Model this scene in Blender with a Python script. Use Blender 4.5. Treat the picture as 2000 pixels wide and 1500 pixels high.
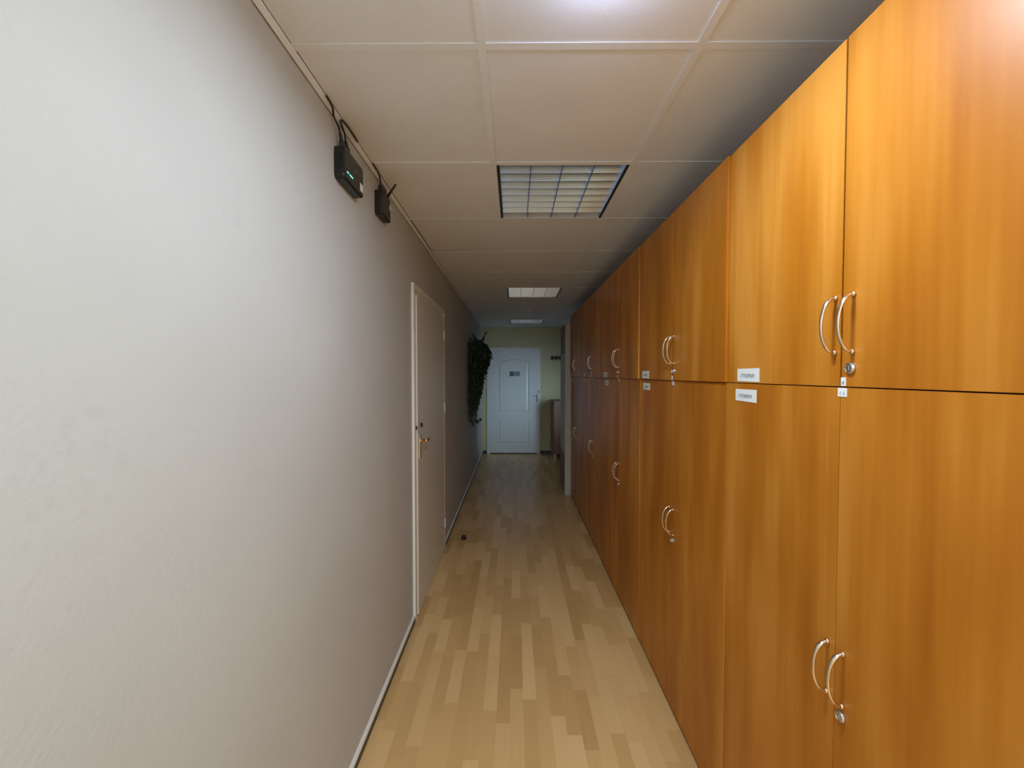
import bpy, bmesh, math, random
from mathutils import Vector, Matrix
random.seed(7)
for o in list(bpy.data.objects): bpy.data.objects.remove(o, do_unlink=True)
SC = bpy.context.scene
COL = SC.collection

# ------------------------------------------------------------------ camera
EYE = 1.60
F_PX = 765.0
cam_d = bpy.data.cameras.new('camera'); cam = bpy.data.objects.new('camera', cam_d); COL.objects.link(cam)
cam.location = (0, 0, EYE)
cam_d.sensor_fit = 'HORIZONTAL'; cam_d.sensor_width = 36.0
cam_d.lens = F_PX / 2000.0 * 36.0
cam_d.clip_start = 0.02; cam_d.clip_end = 60
PITCH = math.atan(19.0 / F_PX); YAW = math.atan(5.0 / F_PX)
cam.rotation_euler = (math.radians(90) - PITCH, 0, YAW)
SC.camera = cam

# ------------------------------------------------------------------ view, world
SC.view_settings.view_transform = 'Standard'
SC.view_settings.look = 'None'
SC.view_settings.gamma = 1.0
SC.view_settings.use_curve_mapping = False
SC.view_settings.exposure = 0.0
W = bpy.data.worlds.new('world'); SC.world = W; W.use_nodes = True
W.node_tree.nodes['Background'].inputs[0].default_value = (0.45, 0.6, 0.75, 1)
W.node_tree.nodes['Background'].inputs[1].default_value = 0.02

def area(name, loc, rot, sx, sy, power, color, spread=180, shape='RECTANGLE'):
    d = bpy.data.lights.new(name, 'AREA'); d.shape = shape; d.size = sx; d.size_y = sy
    d.energy = power; d.color = color; d.spread = math.radians(spread)
    o = bpy.data.objects.new(name, d); COL.objects.link(o); o.location = loc; o.rotation_euler = rot
    return o

CEIL = EYE + 0.9375          # 2.5375
XL = -0.654                  # left wall
XR = 1.28                    # right wall (behind the cabinets)
YF = 7.86                    # far wall
YN = -5.2                    # wall behind the camera
LAMP = Vector((0.21, 0.835, 0))
# round surface lamp overhead, just out of frame, and an added blue light near the far end
COOL = (0.80, 0.95, 1.07)
area('lamp_light', (LAMP.x, LAMP.y, CEIL - 0.062), (0, 0, 0), 0.18, 0.18, 12.5, COOL, 180, 'DISK')
# unseen fill lights added behind the viewer to brighten and even out the corridor
for ly, pw in ((-0.43, 14.0), (-2.93, 100.0)): area('ceiling_light_tubes', (0.218, ly, CEIL - 0.004), (0, 0, 0), 0.57, 0.57, pw, COOL, 180)
# added blue light aimed through a made-up side window to brighten the end door
wl = area('added_blue_light', (1.50, 5.80, 1.25), (0, 0, 0), 0.6, 0.8, 4.2, (0.56, 0.80, 1.0), 70)
wl.rotation_euler = (Vector((0.0, 7.86, 1.05)) - wl.location).to_track_quat('-Z', 'Y').to_euler()

# ------------------------------------------------------------------ materials
MATS = {}
def mat(name, color, rough=0.5, metal=0.0, emis=None, estr=0.0, spec=0.5):
    m = bpy.data.materials.new(name); m.use_nodes = True
    b = m.node_tree.nodes['Principled BSDF']
    b.inputs['Base Color'].default_value = (*color, 1); b.inputs['Roughness'].default_value = rough
    b.inputs['Metallic'].default_value = metal
    b.inputs['Specular IOR Level'].default_value = spec
    if emis:
        b.inputs['Emission Color'].default_value = (*emis, 1); b.inputs['Emission Strength'].default_value = estr
    MATS[name] = m
    return m
def nd(m, typ, **kw):
    n = m.node_tree.nodes.new(typ)
    for k, v in kw.items(): setattr(n, k, v)
    return n
def lk(m, a, b): m.node_tree.links.new(a, b)
def bsdf(m): return m.node_tree.nodes['Principled BSDF']
def srgb(r, g, b):
    f = lambda c: (c/255/12.92) if c/255 <= 0.04045 else ((c/255+0.055)/1.055)**2.4
    return (f(r), f(g), f(b))

def noise_var(name, c1, c2, scale, rough=0.6, detail=4, stretch=(1,1,1), bump=0.0, bscale=200, spec=0.5, lo=0.3, hi=0.7):
    """two close tones of one surface, with a fine relief"""
    m = mat(name, c1, rough, spec=spec)
    g = nd(m, 'ShaderNodeNewGeometry'); mp = nd(m, 'ShaderNodeMapping')
    mp.inputs['Scale'].default_value = stretch
    lk(m, g.outputs['Position'], mp.inputs['Vector'])
    n = nd(m, 'ShaderNodeTexNoise'); n.inputs['Scale'].default_value = scale; n.inputs['Detail'].default_value = detail
    lk(m, mp.outputs[0], n.inputs['Vector'])
    r = nd(m, 'ShaderNodeValToRGB'); r.color_ramp.elements[0].position = lo; r.color_ramp.elements[1].position = hi
    r.color_ramp.elements[0].color = (*c1, 1); r.color_ramp.elements[1].color = (*c2, 1)
    lk(m, n.outputs['Fac'], r.inputs[0]); lk(m, r.outputs[0], bsdf(m).inputs['Base Color'])
    if bump:
        n2 = nd(m, 'ShaderNodeTexNoise'); n2.inputs['Scale'].default_value = bscale; n2.inputs['Detail'].default_value = 3
        lk(m, g.outputs['Position'], n2.inputs['Vector'])
        b = nd(m, 'ShaderNodeBump'); b.inputs['Strength'].default_value = bump; b.inputs['Distance'].default_value = 0.002
        lk(m, n2.outputs['Fac'], b.inputs['Height']); lk(m, b.outputs[0], bsdf(m).inputs['Normal'])
    return m

M_wall = noise_var('wall_paint', (0.552,0.555,0.543), (0.592,0.597,0.590), 2.2, 0.62, bump=0.35, bscale=90)
# small scuffs in the wall paper
def add_specks(m):
    g = nd(m, 'ShaderNodeNewGeometry'); n = nd(m, 'ShaderNodeTexNoise'); n.inputs['Scale'].default_value = 38; n.inputs['Detail'].default_value = 2
    n2 = nd(m, 'ShaderNodeTexNoise'); n2.inputs['Scale'].default_value = 3.0
    lk(m, g.outputs['Position'], n.inputs['Vector']); lk(m, g.outputs['Position'], n2.inputs['Vector'])
    a = nd(m, 'ShaderNodeMath', operation='MULTIPLY'); lk(m, n.outputs['Fac'], a.inputs[0]); lk(m, n2.outputs['Fac'], a.inputs[1])
    mr = nd(m, 'ShaderNodeMapRange'); mr.inputs['From Min'].default_value = 0.36; mr.inputs['From Max'].default_value = 0.46
    mr.inputs['To Min'].default_value = 0.0; mr.inputs['To Max'].default_value = 0.13
    lk(m, a.outputs[0], mr.inputs['Value'])
    old = bsdf(m).inputs['Base Color'].links[0].from_socket
    mx = nd(m, 'ShaderNodeMix', data_type='RGBA'); mx.inputs['B'].default_value = (0.42, 0.42, 0.42, 1)
    lk(m, mr.outputs[0], mx.inputs['Factor']); lk(m, old, mx.inputs['A'])
    lk(m, mx.outputs['Result'], bsdf(m).inputs['Base Color'])
add_specks(M_wall)
M_farwall = noise_var('far_wall_paint', (0.62,0.56,0.34), (0.67,0.61,0.39), 3.0, 0.7, bump=0.2)
M_tile = noise_var('ceiling_tile', (0.81,0.85,0.93), (0.84,0.88,0.96), 6, 0.85, bump=0.3, bscale=300)
M_grid = mat('grid_white', (0.83,0.87,0.95), 0.8)
M_cream = mat('trim_cream', (0.80,0.77,0.70), 0.35)
M_darkbase = noise_var('skirting_dark', (0.035,0.025,0.018), (0.06,0.042,0.03), 20, 0.4)
M_white = mat('door_white', (0.78,0.76,0.70), 0.35)
M_white2 = mat('far_door_white', (0.80,0.82,0.84), 0.32)
M_casing = mat('casing_white', (0.86,0.84,0.79), 0.3)
M_brass = mat('brass', (0.88,0.76,0.52), 0.2, 1.0)
M_bow = mat('pale_gold_metal', (0.92,0.82,0.66), 0.17, 1.0)
M_chrome = mat('satin_chrome', (0.62,0.62,0.63), 0.25, 1.0)
M_darkmetal = mat('dark_metal', (0.05,0.035,0.025), 0.45, 0.3)
M_black = mat('black_plastic', (0.012,0.012,0.013), 0.38)
M_blackg = mat('black_gloss_plastic', (0.010,0.013,0.013), 0.22)
M_cable = mat('black_cable', (0.02,0.017,0.015), 0.5)
M_led = mat('cyan_led', (0.1,0.8,0.6), 0.4, emis=(0.12,1.0,0.72), estr=2.6)
M_paper = mat('label_paper', (0.84,0.84,0.83), 0.6)
M_ink = mat('printed_ink', (0.07,0.07,0.08), 0.6)
M_inkg = mat('faded_ink', (0.16,0.16,0.165), 0.6)
M_greyink = mat('grey_print', (0.25,0.25,0.25), 0.6)
M_alu = mat('louvre_aluminium', (0.43,0.53,0.74), 0.28, 1.0)
M_housing = mat('light_housing', (0.55,0.56,0.58), 0.4, 0.3)
M_gap = mat('painted_shadow_gap', (0.03,0.035,0.04), 0.5)
M_tube = mat('unlit_tube', (0.75,0.76,0.78), 0.25)
M_glow = mat('lamp_diffuser', (0.9,0.9,0.9), 0.4, emis=(0.66,0.76,1.0), estr=36.0)
M_carcass = mat('cabinet_board', (0.42,0.20,0.055), 0.5)
M_pale = noise_var('pale_laminate', (0.52,0.49,0.42), (0.58,0.55,0.48), 8, 0.5)
M_brown = noise_var('brown_wood', (0.17,0.085,0.05), (0.24,0.125,0.08), 12, 0.45, stretch=(1,1,0.1))
M_rubber = mat('dark_rubber', (0.018,0.015,0.013), 0.5)
M_leaf = noise_var('ivy_leaf', (0.022,0.045,0.018), (0.07,0.11,0.05), 25, 0.42)
M_stem = mat('ivy_stem', (0.05,0.045,0.02), 0.7)
M_pot = mat('pot_brown', (0.10,0.06,0.04), 0.6)
M_sign1 = mat('sign_blue_grey', (0.10,0.15,0.20), 0.4)
M_sign2 = mat('sign_grey', (0.22,0.28,0.33), 0.4)
M_coat = mat('added_window_white', (0.8,0.8,0.8), 0.4)
M_glass = mat('window_glass', (0.9,0.95,1.0), 0.02); bsdf(M_glass).inputs['Transmission Weight'].default_value = 1.0

# cabinet veneer: tall soft grain streaks
def wood():
    m = mat('alder_veneer', (0.5,0.25,0.06), 0.36, spec=0.45)
    b = bsdf(m)
    g = nd(m, 'ShaderNodeNewGeometry'); oi = nd(m, 'ShaderNodeObjectInfo')
    off = nd(m, 'ShaderNodeVectorMath', operation='SCALE'); off.inputs[0].default_value = (3.0, 11.0, 7.0)
    lk(m, oi.outputs['Random'], off.inputs['Scale'])
    add = nd(m, 'ShaderNodeVectorMath', operation='ADD'); lk(m, g.outputs['Position'], add.inputs[0]); lk(m, off.outputs[0], add.inputs[1])
    def nz(stretch, scale, detail, rough=0.5):
        mp = nd(m, 'ShaderNodeMapping'); mp.inputs['Scale'].default_value = stretch; lk(m, add.outputs[0], mp.inputs['Vector'])
        n = nd(m, 'ShaderNodeTexNoise'); n.inputs['Scale'].default_value = scale; n.inputs['Detail'].default_value = detail
        n.inputs['Roughness'].default_value = rough
        lk(m, mp.outputs[0], n.inputs['Vector']); return n.outputs['Fac']
    a = nz((1,1,0.13), 8.5, 2.0); c = nz((1,1,0.03), 70.0, 3.0); d = nz((1,1,0.30), 3.6, 1.0)
    m1 = nd(m, 'ShaderNodeMath', operation='MULTIPLY_ADD'); lk(m, a, m1.inputs[0]); m1.inputs[1].default_value = 0.50
    m2 = nd(m, 'ShaderNodeMath', operation='MULTIPLY_ADD'); lk(m, c, m2.inputs[0]); m2.inputs[1].default_value = 0.12
    m3 = nd(m, 'ShaderNodeMath', operation='MULTIPLY'); lk(m, d, m3.inputs[0]); m3.inputs[1].default_value = 0.38
    lk(m, m3.outputs[0], m2.inputs[2]); lk(m, m2.outputs[0], m1.inputs[2])
    r = nd(m, 'ShaderNodeValToRGB'); e = r.color_ramp.elements
    e[0].position = 0.37; e[0].color = (0.39, 0.113, 0.004, 1)
    e[1].position = 0.63; e[1].color = (0.64, 0.262, 0.038, 1)
    x = r.color_ramp.elements.new(0.50); x.color = (0.51, 0.176, 0.012, 1)
    lk(m, m1.outputs[0], r.inputs[0]); lk(m, r.outputs[0], b.inputs['Base Color'])
    return m
M_wood = wood()

# three-strip beech laminate, strips along the corridor
def laminate():
    m = mat('beech_laminate', (0.5,0.33,0.16), 0.30)
    b = bsdf(m); g = nd(m, 'ShaderNodeNewGeometry'); sp = nd(m, 'ShaderNodeSeparateXYZ'); lk(m, g.outputs['Position'], sp.inputs[0])
    def mth(op, a, v=None, w=None):
        n = nd(m, 'ShaderNodeMath', operation=op)
        for i, q in enumerate((a, v, w)):
            if q is None: continue
            if isinstance(q, (int, float)): n.inputs[i].default_value = q
            else: lk(m, q, n.inputs[i])
        return n.outputs[0]
    i = mth('FLOOR', mth('DIVIDE', mth('ADD', sp.outputs['X'], 5.013), 0.064))
    wn = nd(m, 'ShaderNodeTexWhiteNoise', noise_dimensions='1D'); lk(m, i, wn.inputs['W'])
    yy = mth('ADD', sp.outputs['Y'], mth('MULTIPLY', wn.outputs['Value'], 3.0))
    ln = mth('MULTIPLY_ADD', wn.outputs['Value'], 0.16, 0.27)
    j = mth('FLOOR', mth('DIVIDE', yy, ln))
    cb = nd(m, 'ShaderNodeCombineXYZ'); lk(m, i, cb.inputs[0]); lk(m, j, cb.inputs[1])
    w2 = nd(m, 'ShaderNodeTexWhiteNoise', noise_dimensions='2D'); lk(m, cb.outputs[0], w2.inputs['Vector'])
    mp = nd(m, 'ShaderNodeMapping'); mp.inputs['Scale'].default_value = (1, 0.08, 1); lk(m, g.outputs['Position'], mp.inputs['Vector'])
    n = nd(m, 'ShaderNodeTexNoise'); n.inputs['Scale'].default_value = 60; n.inputs['Detail'].default_value = 3; lk(m, mp.outputs[0], n.inputs['Vector'])
    v = mth('ADD', mth('MULTIPLY', w2.outputs['Value'], 0.8), mth('MULTIPLY', n.outputs['Fac'], 0.25))
    r = nd(m, 'ShaderNodeValToRGB'); e = r.color_ramp.elements
    e[0].position = 0.05; e[0].color = (0.57, 0.340, 0.130, 1)
    e[1].position = 0.95; e[1].color = (0.80, 0.535, 0.25, 1)
    x = e.new(0.5); x.color = (0.69, 0.43, 0.18, 1)
    lk(m, v, r.inputs[0]); lk(m, r.outputs[0], b.inputs['Base Color'])
    return m
M_floor = laminate()

# ------------------------------------------------------------------ mesh helpers
def finish(name, bm, m, parent=None, bevel=0.0, smooth=False, seg=2):
    if bevel:
        bmesh.ops.bevel(bm, geom=[e for e in bm.edges], offset=bevel, segments=seg, affect='EDGES', clamp_overlap=True)
    bmesh.ops.recalc_face_normals(bm, faces=bm.faces)
    me = bpy.data.meshes.new(name); bm.to_mesh(me); bm.free(); me.materials.append(m)
    if smooth:
        for p in me.polygons: p.use_smooth = True
    o = bpy.data.objects.new(name, me); COL.objects.link(o)
    if parent: o.parent = parent
    return o
def box(bm, x0, x1, y0, y1, z0, z1):
    vs = [bm.verts.new(p) for p in ((x0,y0,z0),(x1,y0,z0),(x1,y1,z0),(x0,y1,z0),(x0,y0,z1),(x1,y0,z1),(x1,y1,z1),(x0,y1,z1))]
    for f in ((0,3,2,1),(4,5,6,7),(0,1,5,4),(1,2,6,5),(2,3,7,6),(3,0,4,7)): bm.faces.new([vs[i] for i in f])
def boxes(name, m, lst, parent=None, bevel=0.0):
    bm = bmesh.new()
    for b in lst: box(bm, *b)
    return finish(name, bm, m, parent, bevel)
def prism(bm, pts, axis, a, b):
    """extrude a 2D outline along an axis; pts are in the two other axes, in order"""
    def P(u, v, w): return {'x': (w, u, v), 'y': (u, w, v), 'z': (u, v, w)}[axis]
    A = [bm.verts.new(P(u, v, a)) for u, v in pts]; B = [bm.verts.new(P(u, v, b)) for u, v in pts]
    bm.faces.new(A); bm.faces.new(B[::-1]); n = len(pts)
    for i in range(n): bm.faces.new((A[i], A[(i+1) % n], B[(i+1) % n], B[i]))
def tube(bm, pts, rad, n=10, flat=1.0, up=Vector((0,1,0))):
    """a swept tube; rad may be a list; flat stretches the section along 'up'"""
    pts = [Vector(p) for p in pts]; rings = []
    for k, p in enumerate(pts):
        t = (pts[min(k+1, len(pts)-1)] - pts[max(k-1, 0)]).normalized()
        u = up - t*up.dot(t)
        if u.length < 1e-4: u = Vector((1,0,0)) - t*t.x
        u.normalize(); v = t.cross(u)
        r = rad[k] if isinstance(rad, (list, tuple)) else rad
        rings.append([bm.verts.new(p + u*math.cos(a)*r*flat + v*math.sin(a)*r) for a in [2*math.pi*i/n for i in range(n)]])
    for a, b in zip(rings[:-1], rings[1:]):
        for i in range(n): bm.faces.new((a[i], a[(i+1) % n], b[(i+1) % n], b[i]))
    bm.faces.new(rings[0][::-1]); bm.faces.new(rings[-1])
def lathe(bm, prof, c, axis='z', n=32):
    rings = []
    for r, h in prof:
        ring = []
        for i in range(n):
            a = 2*math.pi*i/n; u, v = math.cos(a)*r, math.sin(a)*r
            d = {'z': (u, v, h), 'x': (h, u, v), 'y': (u, h, v)}[axis]
            ring.append(bm.verts.new((c[0]+d[0], c[1]+d[1], c[2]+d[2])))
        rings.append(ring)
    for a, b in zip(rings[:-1], rings[1:]):
        for i in range(n): bm.faces.new((a[i], a[(i+1) % n], b[(i+1) % n], b[i]))
    bm.faces.new(rings[0][::-1]); bm.faces.new(rings[-1])
def empty(name, loc=(0,0,0), rz=0):
    o = bpy.data.objects.new(name, None); COL.objects.link(o); o.location = loc; o.rotation_euler = (0,0,rz)
    o.empty_display_size = 0.1
    return o
def tag(o, label=None, cat=None, group=None, kind=None):
    if label: o['label'] = label
    if cat: o['category'] = cat
    if group: o['group'] = group
    if kind: o['kind'] = kind
    return o
def struct(o, label=None): o['kind'] = 'structure'; return tag(o, label)
def text_mesh(name, s, size, m, parent, loc, rot, align='CENTER', sx=1.0):
    cu = bpy.data.curves.new(name, 'FONT'); cu.body = s; cu.size = size; cu.align_x = align; cu.align_y = 'CENTER'; cu.extrude = 0.0001
    cu.resolution_u = 3
    t = bpy.data.objects.new(name, cu); COL.objects.link(t)
    dg = bpy.context.evaluated_depsgraph_get(); me = bpy.data.meshes.new_from_object(t.evaluated_get(dg))
    bpy.data.objects.remove(t, do_unlink=True)
    me.materials.clear(); me.materials.append(m)
    o = bpy.data.objects.new(name, me); COL.objects.link(o); o.parent = parent; o.location = loc; o.rotation_euler = rot
    o.scale = (sx, 1, 1)
    return o

# ------------------------------------------------------------------ room shell
struct(boxes('floor', M_floor, [(XL-0.1, XR+0.1, YN, YF+0.1, -0.05, 0)]), 'beech strip laminate floor running down the corridor')
# doorway opening of door_1 stays closed by its leaf, so the wall is whole
struct(boxes('wall_left', M_wall, [(XL-0.1, XL, YN, YF+0.1, 0, CEIL+0.14)]), 'pale grey textured wall along the left side')
struct(boxes('wall_far', M_farwall, [(XL, XR+0.1, YF, YF+0.1, 0, CEIL+0.14)]), 'cream wall closing the far end of the corridor')
struct(boxes('wall_near', M_brown, [(XL-0.1, XR+0.1, YN-0.1, YN, 0, CEIL+0.14)]))
WY0, WY1, WZ0, WZ1 = 5.72, 7.10, 0.15, 2.15
struct(boxes('wall_right', M_farwall, [(XR, XR+0.1, YN, WY0, 0, CEIL+0.14), (XR, XR+0.1, WY1, YF, 0, CEIL+0.14),
    (XR, XR+0.1, WY0, WY1, 0, WZ0), (XR, XR+0.1, WY0, WY1, WZ1, CEIL+0.14)]), 'right wall behind the cabinets')
win = struct(empty('added_window_1', (XR+0.05, (WY0+WY1)/2, WZ0)))  # made-up side window, unseen, added to let bluish light onto the end door
hw = (WY1-WY0)/2; hh = WZ1-WZ0
boxes('added_window_frame', M_coat, [(-.03,.03,-hw,-hw+.05,0,hh), (-.03,.03,hw-.05,hw,0,hh), (-.03,.03,-hw+.05,hw-.05,0,.05),
    (-.03,.03,-hw+.05,hw-.05,hh-.05,hh), (-.03,.03,-.025,.025,.05,hh-.05)], win)
boxes('added_window_sill', M_coat, [(-.11,-.03,-hw-.03,hw+.03,-.0,.025)], win)

# suspended ceiling: tiles resting on a 24 mm grid
MOD = 0.6235; BAR = 0.024
XB = [-0.106 + MOD*i for i in range(3)]                 # left edges of the bars along the corridor
XB = [x for x in XB if x < XR]
YB0 = 1.133                                             # near edge of one cross bar
ks = range(-11, 11)
xcells = [(XL+0.016, XB[0])] + [(XB[i]+BAR, (XB[i+1] if i+1 < len(XB) else XR)) for i in range(len(XB))]
lights_k = {-7, -3, 1, 5, 9}
bm = bmesh.new()
for k in ks:
    y0 = YB0 + MOD*k + BAR; y1 = YB0 + MOD*(k+1)
    y1 = min(y1, YF); y0 = max(y0, YN)
    if y0 >= y1: continue
    for ci, (x0, x1) in enumerate(xcells):
        if ci == 1 and k in lights_k: continue
        if x1 - x0 < 0.03: continue
        dz = random.choice((0.0005, 0.0008, 0.0012, 0.0022)) if (ci, k) not in ((0, 1), (0, 2)) else 0.004*k
        box(bm, x0-0.006 if x0 > XL+0.05 else x0+.0045, x1+0.006 if x1 < XR-.01 else x1, y0-0.006, min(y1+0.006, YF), CEIL+dz+.001, CEIL+dz+0.016)
box(bm, XL, XR, YN, YF, CEIL+0.125, CEIL+0.14)
struct(finish('ceiling', bm, M_tile), 'suspended ceiling of square white tiles')
bm = bmesh.new()
for x in XB:
    box(bm, x, x+BAR, YN, YF, CEIL, CEIL+0.0028)
for k in list(ks):
    y = YB0 + MOD*k
    if y < YN or y+BAR > YF: continue
    seg = [(XL+.016, XB[0])] + [(XB[i]+BAR, XB[i+1] if i+1 < len(XB) else XR) for i in range(len(XB))]
    for a, b in seg:
        if b-a > .01: box(bm, a, b, y, y+BAR, CEIL, CEIL+0.0026)
struct(finish('trim_1', bm, M_grid), 'white metal grid of the suspended ceiling')
# wall angle along the left wall, a small shadow gap under it
bm = bmesh.new()
prism(bm, [(XL+.0035, CEIL-.011), (XL+.0055, CEIL-.0115), (XL+.017, CEIL-.0035), (XL+.018, CEIL+.003), (XL+.0035, CEIL+.003)], 'y', YN, YF)
struct(finish('trim_2', bm, M_grid), 'narrow ceiling edge profile along the left wall')

# skirting: dark face with a pale rounded top strip
def skirt(name, y0s):
    root = struct(empty(name, (XL, 0, 0)), 'dark skirting with a pale top strip along the left wall')
    for a, b in y0s:
        bm = bmesh.new(); bm2 = bmesh.new()
        prism(bm, [(0, 0), (.0145, 0), (.0145, .033), (0, .033)], 'y', a, b)
        prism(bm2, [(0, .033), (.0145, .033), (.0140, .036), (.010, .042), (.004, .045), (0, .045)], 'y', a, b)
        finish('skirting_board', bm, M_darkbase, root); finish('top_strip', bm2, M_cream, root)
D0, D1 = 2.489, 3.585
skirt('baseboard_left', [(YN, D0), (D1, YF)])
struct(boxes('baseboard_far', M_darkbase, [(XL+.02, -0.556, YF-.014, YF, 0, .062), (.515, XR, YF-.014, YF, 0, .062)], bevel=0))

# ------------------------------------------------------------------ door on the left wall
def frame_prism(bm, prof, u0, u1, top, plane):
    pass
d1 = struct(empty('door_1', (XL, D0, 0)), 'plain white rebated door with brass lever on the left wall')
W1 = D1 - D0
H1 = 2.182
bm = bmesh.new()
R0, R1 = .033, .071            # ridge width, leaf start
box(bm, 0, .016, 0, R0, 0, H1); box(bm, 0, .016, W1-R0, W1, 0, H1); box(bm, 0, .016, R0, W1-R0, H1-R0, H1)
box(bm, 0, .006, R0, R1, 0, H1-R0); box(bm, 0, .006, W1-R1, W1-R0, 0, H1-R0); box(bm, 0, .006, R1, W1-R1, H1-R1, H1-R0)
finish('casing', bm, M_casing, d1)
leaf = boxes('door_leaf', M_white, [(.002, .019, R1-.004, W1-R1+.010, .006, H1-R1+.006)], d1, bevel=.0025)
h = empty('door_handle'); h.parent = d1
h = None
for o in [o for o in bpy.data.objects if o.name.startswith('door_handle')]: bpy.data.objects.remove(o, do_unlink=True)
def lever(parent, x, y, z, sgn=1):
    """brass back plate with a curved lever; leaf surface at x, spindle at (y, z)"""
    bm = bmesh.new(); box(bm, x, x+.007, y-.017, y+.017, z-.125, z+.037)
    pl = finish('handle_plate', bm, M_brass, parent, bevel=.003)
    bm = bmesh.new()
    lathe(bm, [(.013, .004), (.013, .012), (.0085, .014), (.0085, .040)], (x, y, z), 'x', 20)
    pts = [(x+.034, y, z), (x+.046, y+.004*sgn, z), (x+.052, y+.018*sgn, z+.001), (x+.050, y+.05*sgn, z+.003),
           (x+.048, y+.085*sgn, z+.001), (x+.043, y+.115*sgn, z-.003), (x+.037, y+.128*sgn, z-.004)]
    tube(bm, pts, [.0085,.0095,.010,.009,.0085,.0075,.005], 14, up=Vector((0,0,1)))
    finish('lever', bm, M_brass, pl, smooth=True)
    bm = bmesh.new()
    lathe(bm, [(.007, .006), (.007, .0085), (.004, .009)], (x, y, z-.072), 'x', 16)
    finish('keyhole', bm, M_darkmetal, pl)
    return pl
lever(d1, .019, .118, 1.158)
for (yy, zz, x0) in ((.150, 1.258, .019), (.052, 1.250, .006)):
    bm = bmesh.new(); lathe(bm, [(.013, 0), (.0145, .004), (.0135, .010), (.010, .013)], (x0, yy, zz), 'x', 20)
    o = finish('seal_disc', bm, M_darkmetal, d1, smooth=False); o['label'] = 'small dark round seal disc'
for zz in (.25, 1.30, 1.95):
    bm = bmesh.new(); lathe(bm, [(.006, -.04), (.0065, -.038), (.0065, .038), (.006, .04)], (.022, W1-R1+.013, zz), 'z', 12)
    finish('hinge', bm, M_white, d1)

# ------------------------------------------------------------------ door at the far end
d2 = struct(empty('door_2', (0, YF, 0)), 'white panelled door with an arched upper panel at the corridor end')
cx0, cx1, ct = -.556, .515, 2.137
bm = bmesh.new()
box(bm, cx0, cx0+.062, -.022, 0, 0, ct); box(bm, cx1-.062, cx1, -.022, 0, 0, ct); box(bm, cx0+.062, cx1-.062, -.022, 0, ct-.055, ct)
for e in ():
    pass
finish('casing', bm, M_white2, d2, bevel=.004)
# leaf built as a grid relief with moulded panels
lx0, lx1, lz1 = cx0+.060, cx1-.060, ct-.052
def panel_outline(x0, x1, z0, z1, arch):
    pts = [(x0, z0), (x1, z0), (x1, z1)]
    if arch:
        n = 18
        for i in range(1, n):
            t = i/n; pts.append((x1 + (x0-x1)*t, z1 + arch*(0.5-0.5*math.cos(2*math.pi*t))**0.8))
    pts.append((x0, z1)); return pts
px0, px1, b0, b1, u0, u1, ARCH = -.335, .288, .195, .728, .838, 1.872, .062
bm = bmesh.new()
box(bm, lx0, lx1, -.006, -.001, .022, lz1)
box(bm, lx0, px0, -.020, -.006, .022, lz1); box(bm, px1, lx1, -.020, -.006, .022, lz1)
box(bm, px0, px1, -.020, -.006, .022, b0); box(bm, px0, px1, -.020, -.006, b1, u0)
prism(bm, [(px0, lz1), (px1, lz1)] + panel_outline(px0, px1, u0, u1, ARCH)[2:], 'y', -.020, -.006)
finish('door_leaf', bm, M_white2, d2)
def raised_panel(x0, x1, z0, z1, arch):
    bm = bmesh.new(); rings = []
    for ins, hgt in [(.001, 0), (.020, .0005), (.024, .006), (.052, .013), (.058, .013)]:
        q = panel_outline(x0+ins, x1-ins, z0+ins, z1-ins, arch)
        rings.append([bm.verts.new((x, -.006-hgt, z)) for x, z in q])
    n = len(rings[0])
    for a, b in zip(rings[:-1], rings[1:]):
        for i in range(n): bm.faces.new((a[i], a[(i+1) % n], b[(i+1) % n], b[i]))
    bm.faces.new(rings[-1]); bm.faces.new(rings[0][::-1])
    return finish('door_panel', bm, M_white2, d2)
raised_panel(px0, px1, u0, u1, ARCH)
raised_panel(px0, px1, b0, b1, 0)
sp = boxes('sign_plate', M_sign1, [(-.100, -.004, -.024, -.019, 1.56, 1.655)], d2, bevel=.002); sp['label'] = 'dark blue-grey square plate on the far door'
sp = boxes('sign_plate', M_sign2, [(.006, .106, -.024, -.019, 1.565, 1.655)], d2, bevel=.002); sp['label'] = 'grey square plate beside the darker one'
hp = boxes('handle_plate', M_darkmetal, [(.442, .456, -.030, -.0195, 1.045, 1.20)], d2, bevel=.003)
bm = bmesh.new(); tube(bm, [(.449,-.028,1.165), (.449,-.060,1.165), (.440,-.066,1.165), (.405,-.064,1.164), (.385,-.058,1.163)], .006, 12, up=Vector((0,0,1)))
finish('lever', bm, M_chrome, hp, smooth=True)
boxes('door_gap_shade', M_darkbase, [(lx0, lx1, -.012, 0, 0, .021)], d2)  # dark strip standing in for the shade in the gap under the leaf
bm = bmesh.new(); lathe(bm, [(.014, 0), (.015, -.006), (.012, -.013)], (.480, -.021, 1.245), 'y', 18)
o = finish('seal_disc', bm, M_darkmetal, d2); o['label'] = 'dark round seal disc on the casing'

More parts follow.
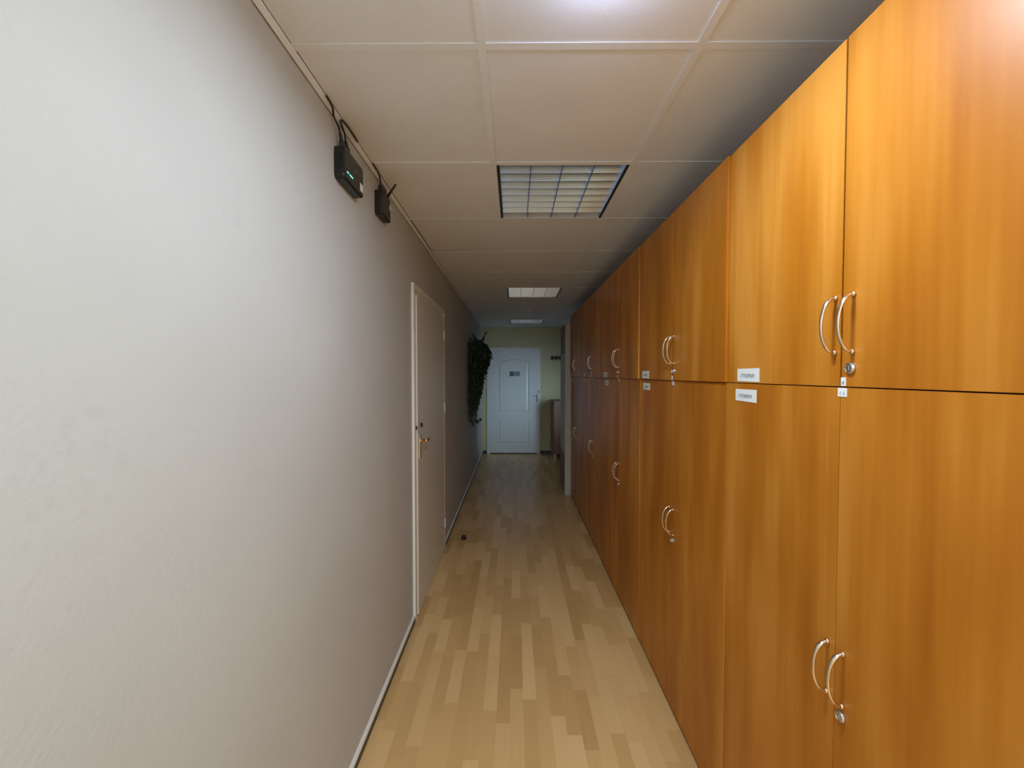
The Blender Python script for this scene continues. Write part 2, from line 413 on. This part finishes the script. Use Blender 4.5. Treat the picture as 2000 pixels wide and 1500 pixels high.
# ------------------------------------------------------------------ cabinets
CF = 0.744                   # face of the doors
UW = 0.945
SEAM = EYE - 0.029
CTOP = EYE + 0.752
Y_FIRST = 1.371 - UW
def bow_handle_mesh(z0, z1):
    bm = bmesh.new(); n = 22; pts = []; rad = []
    L = z1 - z0
    for i in range(n+1):
        t = i/n; a = math.pi*t
        pts.append((-.034*math.sin(a)**0.85 - .0005, 0, z0 + L*(0.5-0.5*math.cos(a)*1.0)))
        rad.append(.0029 + .0015*math.exp(-((t-.82)/.10)**2) + .0006*math.exp(-((t-.12)/.12)**2))
    tube(bm, pts, rad, 12, flat=1.35, up=Vector((0,1,0)))
    for zz in (z0, z1): lathe(bm, [(.0058, 0.0), (.0058, -.004), (.0045, -.006)], (0, 0, zz), 'x', 14)
    return bm
def lock_mesh():
    bm = bmesh.new(); lathe(bm, [(.0125, 0), (.0125, -.0035), (.0108, -.0065), (.0090, -.0075), (.0086, -.0062)], (0,0,0), 'x', 24)
    box(bm, -.0075, -.0060, -.0010, .0010, -.005, .005)
    return bm
def make_cabinet(name, z0, z1, handle_z, lock_z, plinth, hoff):
    """local frame: x = 0 at the door face, y = 0 at the near edge, z = 0 at the bottom of this cabinet"""
    r = empty(name, (CF, 0, z0)); H = z1 - z0; D = XR - CF - .03
    t = .018; g = .0006 if plinth else .0022
    pl = .022 if plinth else 0.0
    lst = [(t+.002, D, 0, t, pl, H), (t+.002, D, UW-t, UW, pl, H), (t+.002, D, t, UW-t, H-t, H), (t+.002, D, t, UW-t, pl, pl+t), (D-.006, D, t, UW-t, pl+t, H-t)]
    if plinth: lst.append((.03, D, .01, UW-.01, 0, pl))
    boxes('carcass', M_carcass, lst, r)
    mid = UW/2
    doors = []
    for (a, b) in ((g, mid-g), (mid+g, UW-g)):
        d = boxes('door', M_wood, [(0, t, a, b, pl+.002 if plinth else .0012, H-.0004)], r, bevel=.0005); doors.append(d)
    for d, yy in zip(doors, (mid-hoff[0], mid+hoff[1])):
        o = finish('handle', bow_handle_mesh(handle_z[0]-z0, handle_z[1]-z0), M_bow, d, smooth=True); o.location = (0, yy, 0)
        o['label'] = 'pale gold bow handle'
    o = finish('lock', lock_mesh(), M_chrome, doors[0]); o.location = (0, mid-hoff[2], lock_z-z0)
    return r
def copy_tree(o, parent=None):
    c = o.copy(); COL.objects.link(c); c.parent = parent
    for ch in [x for x in bpy.data.objects if x.parent == o]: copy_tree(ch, c)
    return c
up0 = make_cabinet('wall_cupboard', SEAM, CTOP, (EYE+.050, EYE+.176), EYE+.014, False, (.031, .017, .027))
lo0 = make_cabinet('tall_cupboard', 0.0, SEAM-.001, (EYE-.752, EYE-.632), EYE-.778, True, (.024, .020, .021))
uppers = [up0] + [copy_tree(up0) for _ in range(4)]
lowers = [lo0] + [copy_tree(lo0) for _ in range(4)]
up_dx = [0, -.008, -.015, -.013, -.014]
lo_dx = [0, -.002, -.004, -.002, -.003]
nth = ['nearest', 'second', 'third', 'fourth', 'farthest']
for i in range(5):
    y = Y_FIRST + UW*i
    uppers[i].location = (CF+up_dx[i], y, SEAM); lowers[i].location = (CF+lo_dx[i], y, 0)
where = ['closest to the viewer, with a readable white number label', 'second from the viewer, its edge standing slightly proud',
         'third along the row, in the middle', 'fourth along the dim row', 'last of the row, beside the pale tall locker']
for i in range(5):
    tag(uppers[i], 'orange-brown wooden top cupboard ' + where[i], 'cupboard', 'upper two-door cupboards along the right wall')
    tag(lowers[i], 'orange-brown wooden floor-standing cupboard ' + where[i], 'cupboard', 'lower two-door cupboards along the right wall')

# white inventory labels near the far edge of each cupboard, and small number tags at the door gap
RX = (math.radians(90), 0, math.radians(-90))
def label(cab, y0, y1, z0, z1, s, skew=0.0, size=.017, name='inventory_label'):
    x = cab.location.x; cy = cab.location.y; cz = cab.location.z
    r = .002; ym, zm = (y0+y1)/2, (z0+z1)/2; w, h = (y1-y0)/2, (z1-z0)/2
    bm = bmesh.new()
    vs = [bm.verts.new(p) for p in ((-.0012, -w, -h-skew), (-.0012, w, -h), (-.0012, w, h), (-.0012, -w, h+skew*.4),
                                    (0, -w, -h-skew), (0, w, -h), (0, w, h), (0, -w, h+skew*.4))]
    for f in ((0,1,2,3), (7,6,5,4), (0,4,5,1), (1,5,6,2), (2,6,7,3), (3,7,4,0)): bm.faces.new([vs[i] for i in f])
    o = finish(name, bm, M_paper, cab); o.location = (0.0, ym-cy, zm-cz)
    if s:
        t = text_mesh('label_text', s, size, M_inkg, o, (-.0016, .003 if len(s) > 4 else 0, -.003), RX, sx=0.92 if len(s) > 4 else 1.0)
    return o
label(uppers[0], 1.196, 1.311, EYE-.0225, EYE+.018, '17703890/8', .0015)
label(lowers[0], 1.208, 1.320, EYE-.087, EYE-.049, '17703890/9', .0015)
for i, s in ((1, '17703890'), (2, '17703890'), (3, '17703890'), (4, '17703890')):
    ye = Y_FIRST + UW*(i+1)
    label(uppers[i], ye-.165, ye-.055, EYE-.0225, EYE+.018, s, .001)
    label(lowers[i], ye-.165, ye-.055, EYE-.087, EYE-.049, s, .001)
for i in range(5):
    ym = Y_FIRST + UW*(i+.5)
    label(uppers[i], ym-.0145, ym-.002, EYE-.0265, EYE-.007, '8' if i else '8', 0, .011, 'number_tag')
    label(lowers[i], ym-.018, ym+.006, EYE-.051, EYE-.031, '1 1', 0, .012, 'number_tag')

# ------------------------------------------------------------------ tall pale locker at the end of the row
lk0 = Y_FIRST + UW*5 + .006
t = empty('tall_locker', (.664, lk0, 0)); tag(t, 'pale tall locker ending the cupboard row, seen mostly as a narrow upright side', 'locker')
LW, LH, LD = .50, 2.262, .60
boxes('carcass', M_pale, [(.02, LD, 0, .02, 0, LH), (.02, LD, LW-.02, LW, 0, LH), (.02, LD, .02, LW-.02, LH-.02, LH), (.02, LD, .02, LW-.02, .0, .06), (LD-.01, LD, .02, LW-.02, .06, LH-.02)], t)
dr = boxes('door', M_brown, [(0, .018, .003, LW-.003, .03, LH)], t, bevel=.002)
boxes('inset_panel', M_pale, [(-.004, 0, .05, LW-.05, .55, 1.88)], dr, bevel=.001)
boxes('side_panel', M_pale, [(0, LD, -.004, 0, 0, LH)], t)

# ------------------------------------------------------------------ brown chest and coat rack in the far right corner
c = empty('wooden_chest', (.725, 7.27, 0)); tag(c, 'narrow dark brown wooden chest on short legs in the far right corner', 'chest')
cw, cl, ch = .36, .56, 1.10
boxes('body', M_brown, [(.01, cw, .01, cl-.01, .10, ch-.02)], c, bevel=.003)
boxes('top', M_brown, [(0, cw+.005, 0, cl, ch-.02, ch)], c, bevel=.003)
for k, zz in enumerate((.13, .44, .75)):
    dw = boxes('drawer', M_brown, [(-.004, .010, .03, cl-.03, zz, zz+.29)], c, bevel=.002)
    bm = bmesh.new(); lathe(bm, [(.006, -.004), (.006, -.014), (.013, -.020), (.010, -.027)], (0, cl/2, zz+.15), 'x', 16)
    finish('knob', bm, M_brass, dw)
for (xx, yy) in ((.015,.015), (.015,cl-.055), (cw-.05,.015), (cw-.05,cl-.055)):
    boxes('leg', M_pale, [(xx, xx+.035, yy, yy+.035, 0, .10)], c)
c = empty('coat_rack', (.725, YF, 1.84)); tag(c, 'dark coat rack with hooks high on the end wall, right of the white door', 'coat rack')
boxes('rail', M_darkmetal, [(0, .30, -.02, 0, .06, .115)], c, bevel=.003)
for xx in (.03, .11, .19, .27):
    bm = bmesh.new(); tube(bm, [(xx,-.018,.10), (xx,-.05,.105), (xx,-.075,.115), (xx,-.085,.13)], .007, 8)
    tube(bm, [(xx,-.018,.08), (xx,-.04,.05), (xx,-.06,.035), (xx,-.075,.055)], .007, 8)
    finish('hook', bm, M_darkmetal, c, smooth=True)

# ------------------------------------------------------------------ recessed louvre lights
def louvre_light(name, y0):
    r = empty(name, ((XB[0]+BAR+XB[1])/2, y0+.3005, CEIL))
    hw = (XB[1]-XB[0]-BAR)/2 - .001; hl = .2985
    lst = [(-hw, -hw+.012, -hl, hl, .001, .075), (hw-.012, hw, -hl, hl, .001, .075)]
    for q in lst: boxes('shadow_gap_strip', M_gap, [q], r)  # near-black strips stand in for the shadow gaps beside the louvre
    boxes('housing', M_housing, [(-hw, hw, -hl, hl, .075, .080)], r)
    iw = hw - .012; il = hl - .002
    boxes('end_plate', M_grid, [(-iw, iw, -hl, -il, .001, .075)], r); boxes('end_plate', M_grid, [(-iw, iw, il, hl, .001, .075)], r)
    def vee(bm, c0, axis, a, b, wb, wt, hgt=.040, n=5):
        # parabolic blade: narrow foot at the ceiling plane, flaring towards the lamps
        pts = []
        for i in range(n+1):
            q = i/n; pts.append((wb + (wt-wb)*q**1.05, .003 + hgt*q))
        out = [(c0+w, h) for w, h in pts] + [(c0-w, h) for w, h in pts[::-1]]
        prism(bm, out, axis, a, b)
    for i in range(1, 8):
        bm = bmesh.new(); vee(bm, -il + 2*il*i/8, 'x', -iw, iw, .0012, .021, .050); finish('cross_blade', bm, M_alu, r)
    for i in range(5):
        xx = -iw + 2*iw*i/4; bm = bmesh.new()
        if i == 0: pts = [(xx, .003), (xx+.002, .003), (xx+.006, .025), (xx+.022, .060), (xx, .060)]
        elif i == 4: pts = [(xx, .003), (xx-.002, .003), (xx-.006, .025), (xx-.022, .060), (xx, .060)]
        else: pts = [(xx-.0022,.0025), (xx+.0022,.0025), (xx+.003,.02), (xx+.006,.040), (xx+.012,.060), (xx-.012,.060), (xx-.006,.040), (xx-.003,.02)]
        prism(bm, pts, 'y', -il, il); finish('reflector', bm, M_alu, r)
    for i in range(4):
        xx = -iw + 2*iw*(i+.5)/4
        bm = bmesh.new(); lathe(bm, [(.0075, -il+.004), (.0078, -il+.01), (.0078, il-.01), (.0075, il-.004)], (xx, 0, .064), 'y', 12)
        finish('tube', bm, M_tube, r, smooth=True)
    return r
base = YB0 + BAR
lts = [louvre_light('ceiling_light', base + MOD*1)]
for k in (5, 9):
    l = copy_tree(lts[0]); l.location.y = base + MOD*k + .3005; lts.append(l)
M_lit = mat('added_lit_tube', (0.9,0.9,0.9), 0.3, emis=(0.88,0.95,1.0), estr=6.0)  # for the unseen fixtures added behind the viewer as fill
for k, lab in ((-3, 'added lit square louvred ceiling light, unseen directly above and behind the viewer'), (-7, 'added lit square louvred ceiling light, unseen farther behind the viewer')):
    l = copy_tree(lts[0]); l.location.y = base + MOD*k + .3005; tag(l, lab, 'ceiling light', 'added lit square louvre lights behind the viewer')
    for ch in l.children:
        if ch.name.startswith('tube'): ch.data = ch.data.copy(); ch.data.materials[0] = M_lit
tag(lts[0], 'square louvred ceiling light nearest the viewer, bright silver blades', 'ceiling light', 'unlit square louvre lights down the ceiling')
tag(lts[1], 'square louvred ceiling light halfway down the corridor, beyond the near one', 'ceiling light', 'unlit square louvre lights down the ceiling')
tag(lts[2], 'square louvred ceiling light farthest away, just before the white end door', 'ceiling light', 'unlit square louvre lights down the ceiling')
# the lit round surface lamp, just above the picture
r = empty('round_ceiling_lamp', (LAMP.x, LAMP.y, CEIL)); tag(r, 'round white surface-mounted lamp glowing on the ceiling just above the viewer', 'ceiling lamp')
bm = bmesh.new(); lathe(bm, [(.100, 0), (.100, -.018), (.097, -.022), (.092, -.022)], (0,0,0), 'z', 40); finish('base', bm, M_grid, r)
bm = bmesh.new(); lathe(bm, [(.091, -.018), (.093, -.034), (.089, -.046), (.080, -.054), (.06, -.058), (.02, -.060)], (0,0,0), 'z', 40); finish('diffuser', bm, M_glow, r, smooth=True)
# smoke detector
s = empty('smoke_detector', (.222, 5.60, CEIL)); tag(s, 'small round white smoke detector on the ceiling before the end door', 'smoke detector')
bm = bmesh.new(); lathe(bm, [(.052, .002), (.052, -.012), (.047, -.016)], (0,0,0), 'z', 28); finish('base', bm, M_casing, s)
bm = bmesh.new(); lathe(bm, [(.044, -.016), (.042, -.034), (.034, -.044), (.018, -.048)], (0,0,0), 'z', 28); finish('sensor_head', bm, M_casing, s, smooth=True)

# ------------------------------------------------------------------ routers on the left wall, under the ceiling
def rounded(bm, y0, y1, z0, z1, x0, x1, rad, ch=.006, n=5):
    def outline(ins, rr):
        pts = []
        for (cy, cz, a0) in ((y1-rad, z1-rad, 0), (y0+rad, z1-rad, 90), (y0+rad, z0+rad, 180), (y1-rad, z0+rad, 270)):
            for i in range(n+1):
                a = math.radians(a0 + 90*i/n); pts.append((cy+math.cos(a)*(rad-ins), cz+math.sin(a)*(rad-ins)))
        return pts
    rings = []
    for x, ins in ((x0, .002), (x0+.004, 0), (x1-ch, 0), (x1-ch*.3, ch*.3), (x1, ch)):
        rings.append([bm.verts.new((x, a, b)) for a, b in outline(ins, rad)])
    m = len(rings[0])
    for A, B in zip(rings[:-1], rings[1:]):
        for i in range(m): bm.faces.new((A[i], A[(i+1) % m], B[(i+1) % m], B[i]))
    bm.faces.new(rings[0][::-1]); bm.faces.new(rings[-1])
def bez(pts, n=10):
    """smooth curve through points"""
    P = [Vector(p) for p in pts]; P = [P[0]] + P + [P[-1]]; out = []
    for i in range(1, len(P)-2):
        for k in range(n):
            t = k/n; a, b, c, d = P[i-1], P[i], P[i+1], P[i+2]
            out.append(0.5*((2*b) + (c-a)*t + (2*a-5*b+4*c-d)*t*t + (3*b-a-3*c+d)*t**3))
    out.append(P[-2]); return out
K = 765/735*.9375/.95
ry0, ry1 = 1.430, 1.612
rz0, rz1 = EYE+.712, EYE+.832
r = empty('router', (XL, ry0, rz0)); tag(r, 'larger black router with cyan status lights mounted high on the left wall', 'router')
rw, rh, rt = ry1-ry0, rz1-rz0, .039
bm = bmesh.new(); rounded(bm, 0, rw, 0, rh, .001, rt, .016); finish('housing', bm, M_blackg, r)
for a, b in ((.024, .036), (.046, .074)):
    bm = bmesh.new(); box(bm, rt, rt+.0012, a, b, .0305, .0335)
    o = finish('status_light', bm, M_led, r); o['label'] = 'glowing cyan status bar'
bm = bmesh.new(); box(bm, rt, rt+.0010, .144, .172, .020, .050); finish('sticker', bm, M_paper, r)
bm = bmesh.new(); box(bm, rt, rt+.0006, .088, .118, .073, .0755); finish('front_mark', bm, M_greyink, r)
for i in range(7):
    pass
bm = bmesh.new()
for i in range(9): box(bm, .006+.003*i, .0072+.003*i, -.0008, 0.002, .03, rh-.03)
finish('vent_slots', bm, M_black, r)
for yy, top in ((.028, .075), (.075, .078)):
    bm = bmesh.new(); tube(bm, bez([(.020, yy, rh-.004), (.020, yy-.004, rh+.022), (.018, yy-.012, rh+.045)], 6), [.0095]*2+[.009]*5+[.006]*6, 12)
    finish('cable_plug', bm, M_cable, r, smooth=True)
zc = EYE + .9375
cz = CEIL
def cable(name, pts, rad, label):
    bm = bmesh.new(); tube(bm, bez(pts, 8), rad, 8, up=Vector((1,0,0))); o = finish(name, bm, M_cable, None, smooth=True)
    tag(o, label, 'cable', 'cables along the ceiling edge'); return o
x = XL
cable('power_cable', [(x+.018, ry0+.018, rz1+.044), (x+.020, ry0-.004, cz-.045), (x+.012, ry0-.020, cz-.022), (x+.023, ry0-.055, cz-.012), (x+.024, ry0-.100, cz-.006)], .0036,
      'dark cable looping up from the larger router toward the viewer along the ceiling edge')
cable('network_cable', [(x+.018, ry0+.064, rz1+.044), (x+.021, ry0+.045, cz-.040), (x+.022, ry0+.010, cz-.018), (x+.026, ry0+.045, cz-.008), (x+.026, ry0+.11, cz-.006), (x+.024, ry0+.16, cz-.005)], .0036,
      'dark cable running from the larger router away toward the smaller router')
qy0, qy1 = 1.842, 1.972
qz0, qz1 = EYE+.750, EYE+.866
r2 = empty('router', (XL, qy0, qz0)); tag(r2, 'smaller black router with a stick antenna, on the left wall behind the larger one', 'router')
qw, qh, qt = qy1-qy0, qz1-qz0, .036
bm = bmesh.new(); rounded(bm, 0, qw, 0, qh, .001, qt, .014); finish('housing', bm, M_black, r2)
bm = bmesh.new(); tube(bm, [(.024, qw-.022, qh-.004), (.034, qw-.03, qh+.012), (.093, qw-.105, qh+.028)], [.0062,.0058,.0046], 12); finish('antenna', bm, M_black, r2, smooth=True)
bm = bmesh.new(); box(bm, qt, qt+.0008, qw-.018, qw-.003, qh-.055, qh-.028); finish('sticker', bm, M_paper, r2)
bm = bmesh.new(); tube(bm, bez([(.018, .05, qh-.004), (.018, .045, qh+.02), (.017, .04, qh+.036)], 6), .007, 12); finish('cable_plug', bm, M_cable, r2, smooth=True)
cable('power_cable', [(x+.018, qy0+.04, qz1+.034), (x+.021, qy0+.02, cz-.020), (x+.026, qy0-.02, cz-.008), (x+.026, qy0-.09, cz-.006)], .0036,
      'short dark cable from the smaller router up to the ceiling edge')
M_bundle = mat('grey_plug', (0.10,0.085,0.085), .5)
bm = bmesh.new(); rounded(bm, 0, .060, 0, .030, 0, .022, .006, .004)
o = finish('power_adapter', bm, M_bundle); o.location = (XL+.004, qy0+.045, qz1+.012); tag(o, 'small dark grey power plug tucked above the smaller router', 'power adapter')

# ------------------------------------------------------------------ door stop on the floor
s = empty('door_stop', (-.492, 3.76, 0)); tag(s, 'small dark round door stop on the floor by the left wall', 'door stop')
bm = bmesh.new(); lathe(bm, [(.024, 0), (.025, .006), (.024, .010)], (0,0,0), 'z', 24); finish('base', bm, M_darkmetal, s)
bm = bmesh.new(); lathe(bm, [(.020, .010), (.022, .022), (.018, .034), (.010, .039)], (0,0,0), 'z', 24); finish('rubber_cap', bm, M_rubber, s, smooth=True)

# ------------------------------------------------------------------ hanging ivy on the left wall
PY = 5.85
iv = empty('hanging_ivy', (XL, PY, 1.95)); tag(iv, 'bushy dark green ivy trailing down the left wall near the end door', 'plant')
bm = bmesh.new(); lathe(bm, [(.05, -.13), (.075, .0), (.082, .0), (.082, .02), (.07, .02)], (.11, 0, -.02), 'z', 24); finish('pot', bm, M_pot, iv)
bm = bmesh.new(); tube(bm, [(0.0, 0, -.02), (.02, 0, -.15), (.17, 0, -.15)], .006, 8); tube(bm, [(0, 0, -.28), (.08, 0, -.16)], .006, 8); finish('wall_bracket', bm, M_darkmetal, iv)
env = [(.20, .05, .05), (.14, .17, .30), (.06, .24, .42), (-.04, .285, .44), (-.14, .29, .44), (-.24, .245, .42), (-.36, .19, .42), (-.52, .165, .42), (-.66, .13, .40), (-.80, .10, .36), (-.95, .07, .30), (-1.08, .04, .08)]
def envelope(z):
    for (z1, r1, w1), (z2, r2, w2) in zip(env[:-1], env[1:]):
        if z2 <= z <= z1:
            t = (z1-z)/(z1-z2); return r1+(r2-r1)*t, w1+(w2-w1)*t
    return 0.02, .05
lb = bmesh.new(); sb = bmesh.new()
def leaf_geo(bm, p, nrm, down, s):
    """five-pointed ivy leaf, folded along its midrib"""
    n = nrm.normalized(); d = (down - n*down.dot(n)).normalized(); w = n.cross(d)
    out = [(0,-.15), (.22,-.30), (.50,-.12), (.30,.15), (.42,.48), (.16,.42), (0,1.0)]
    mid = [bm.verts.new(p + d*(q*s) ) for q in (-.15, .2, .55, 1.0)]
    for sg in (1, -1):
        R = [bm.verts.new(p + w*(u*s*sg) + d*(v*s) - n*(abs(u)*s*.35)) for u, v in out[1:-1]]
        try:
            bm.faces.new((mid[0], R[0], R[1], R[2], mid[1])); bm.faces.new((mid[1], R[2], R[3], R[4], mid[2])); bm.faces.new((mid[2], R[4], mid[3]))
        except ValueError: pass
rnd = random.Random(11)
for sidx in range(95):
    # a vine: falls from the crown and follows the outer shape
    a = rnd.uniform(-1, 1); b = rnd.random()**0.6
    zend = rnd.choice((-.35, -.5, -.7, -.9, -1.05)) * rnd.uniform(.75, 1.0)
    z = rnd.uniform(.02, .17); ph = rnd.uniform(0, 6.28); pts = []
    while z > zend:
        rr, ww = envelope(z)
        xo = max(.012, rr*b*math.sqrt(max(0, 1-a*a*.8)) + .010*math.sin(z*17+ph)); yo = ww*a*.95 + .018*math.sin(z*13+ph*2) - max(0, -z-.3)*.12
        pts.append(Vector((xo, yo, z))); z -= .035
    if len(pts) < 3: continue
    tube(sb, pts, .0022, 4, up=Vector((1,0,0)))
    for p in pts:
        for _ in range(2):
            if rnd.random() < .12: continue
            n = Vector((rnd.uniform(.2, 1), rnd.uniform(-.9, .5), rnd.uniform(-.1, .7)))
            q = p + Vector((rnd.uniform(0, .03), rnd.uniform(-.03, .03), rnd.uniform(-.02, .02)))
            if q.x < .006: q.x = .006
            leaf_geo(lb, q, n, Vector((rnd.uniform(-.2,.35), rnd.uniform(-.6,.6), -1)), rnd.uniform(.024, .046))
# a few upright shoots and one long stray runner
for (sx, sy, sz, ex, ey, ez) in ((.15,.05,.12,.22,.10,.27), (.10,-.1,.12,.06,-.16,.21), (.12,.2,.1,.17,.3,.19)):
    pts = [Vector((sx+(ex-sx)*t/5, sy+(ey-sy)*t/5, sz+(ez-sz)*t/5)) for t in range(6)]
    tube(sb, pts, .0025, 4, up=Vector((1,0,0)))
    for p in pts: leaf_geo(lb, p, Vector((.6, rnd.uniform(-1,0), .3)), Vector((.3, .2, .8)), .045)
run = [Vector((.02, -.10, -1.02)), Vector((.03, -.02, -1.08)), Vector((.05, .15, -1.06)), Vector((.05, .5, -1.12)), Vector((.05, .9, -1.13))]
tube(sb, run, .002, 4, up=Vector((1,0,0)))
for p in run[1:]:
    for _ in range(2): leaf_geo(lb, p + Vector((rnd.uniform(0,.02), rnd.uniform(-.03,.03), rnd.uniform(-.02,.02))), Vector((.5,-.8,.4)), Vector((rnd.uniform(-.5,.5), .2, -.8)), .05)
o = finish('foliage', lb, M_leaf, iv); finish('vines', sb, M_stem, iv)
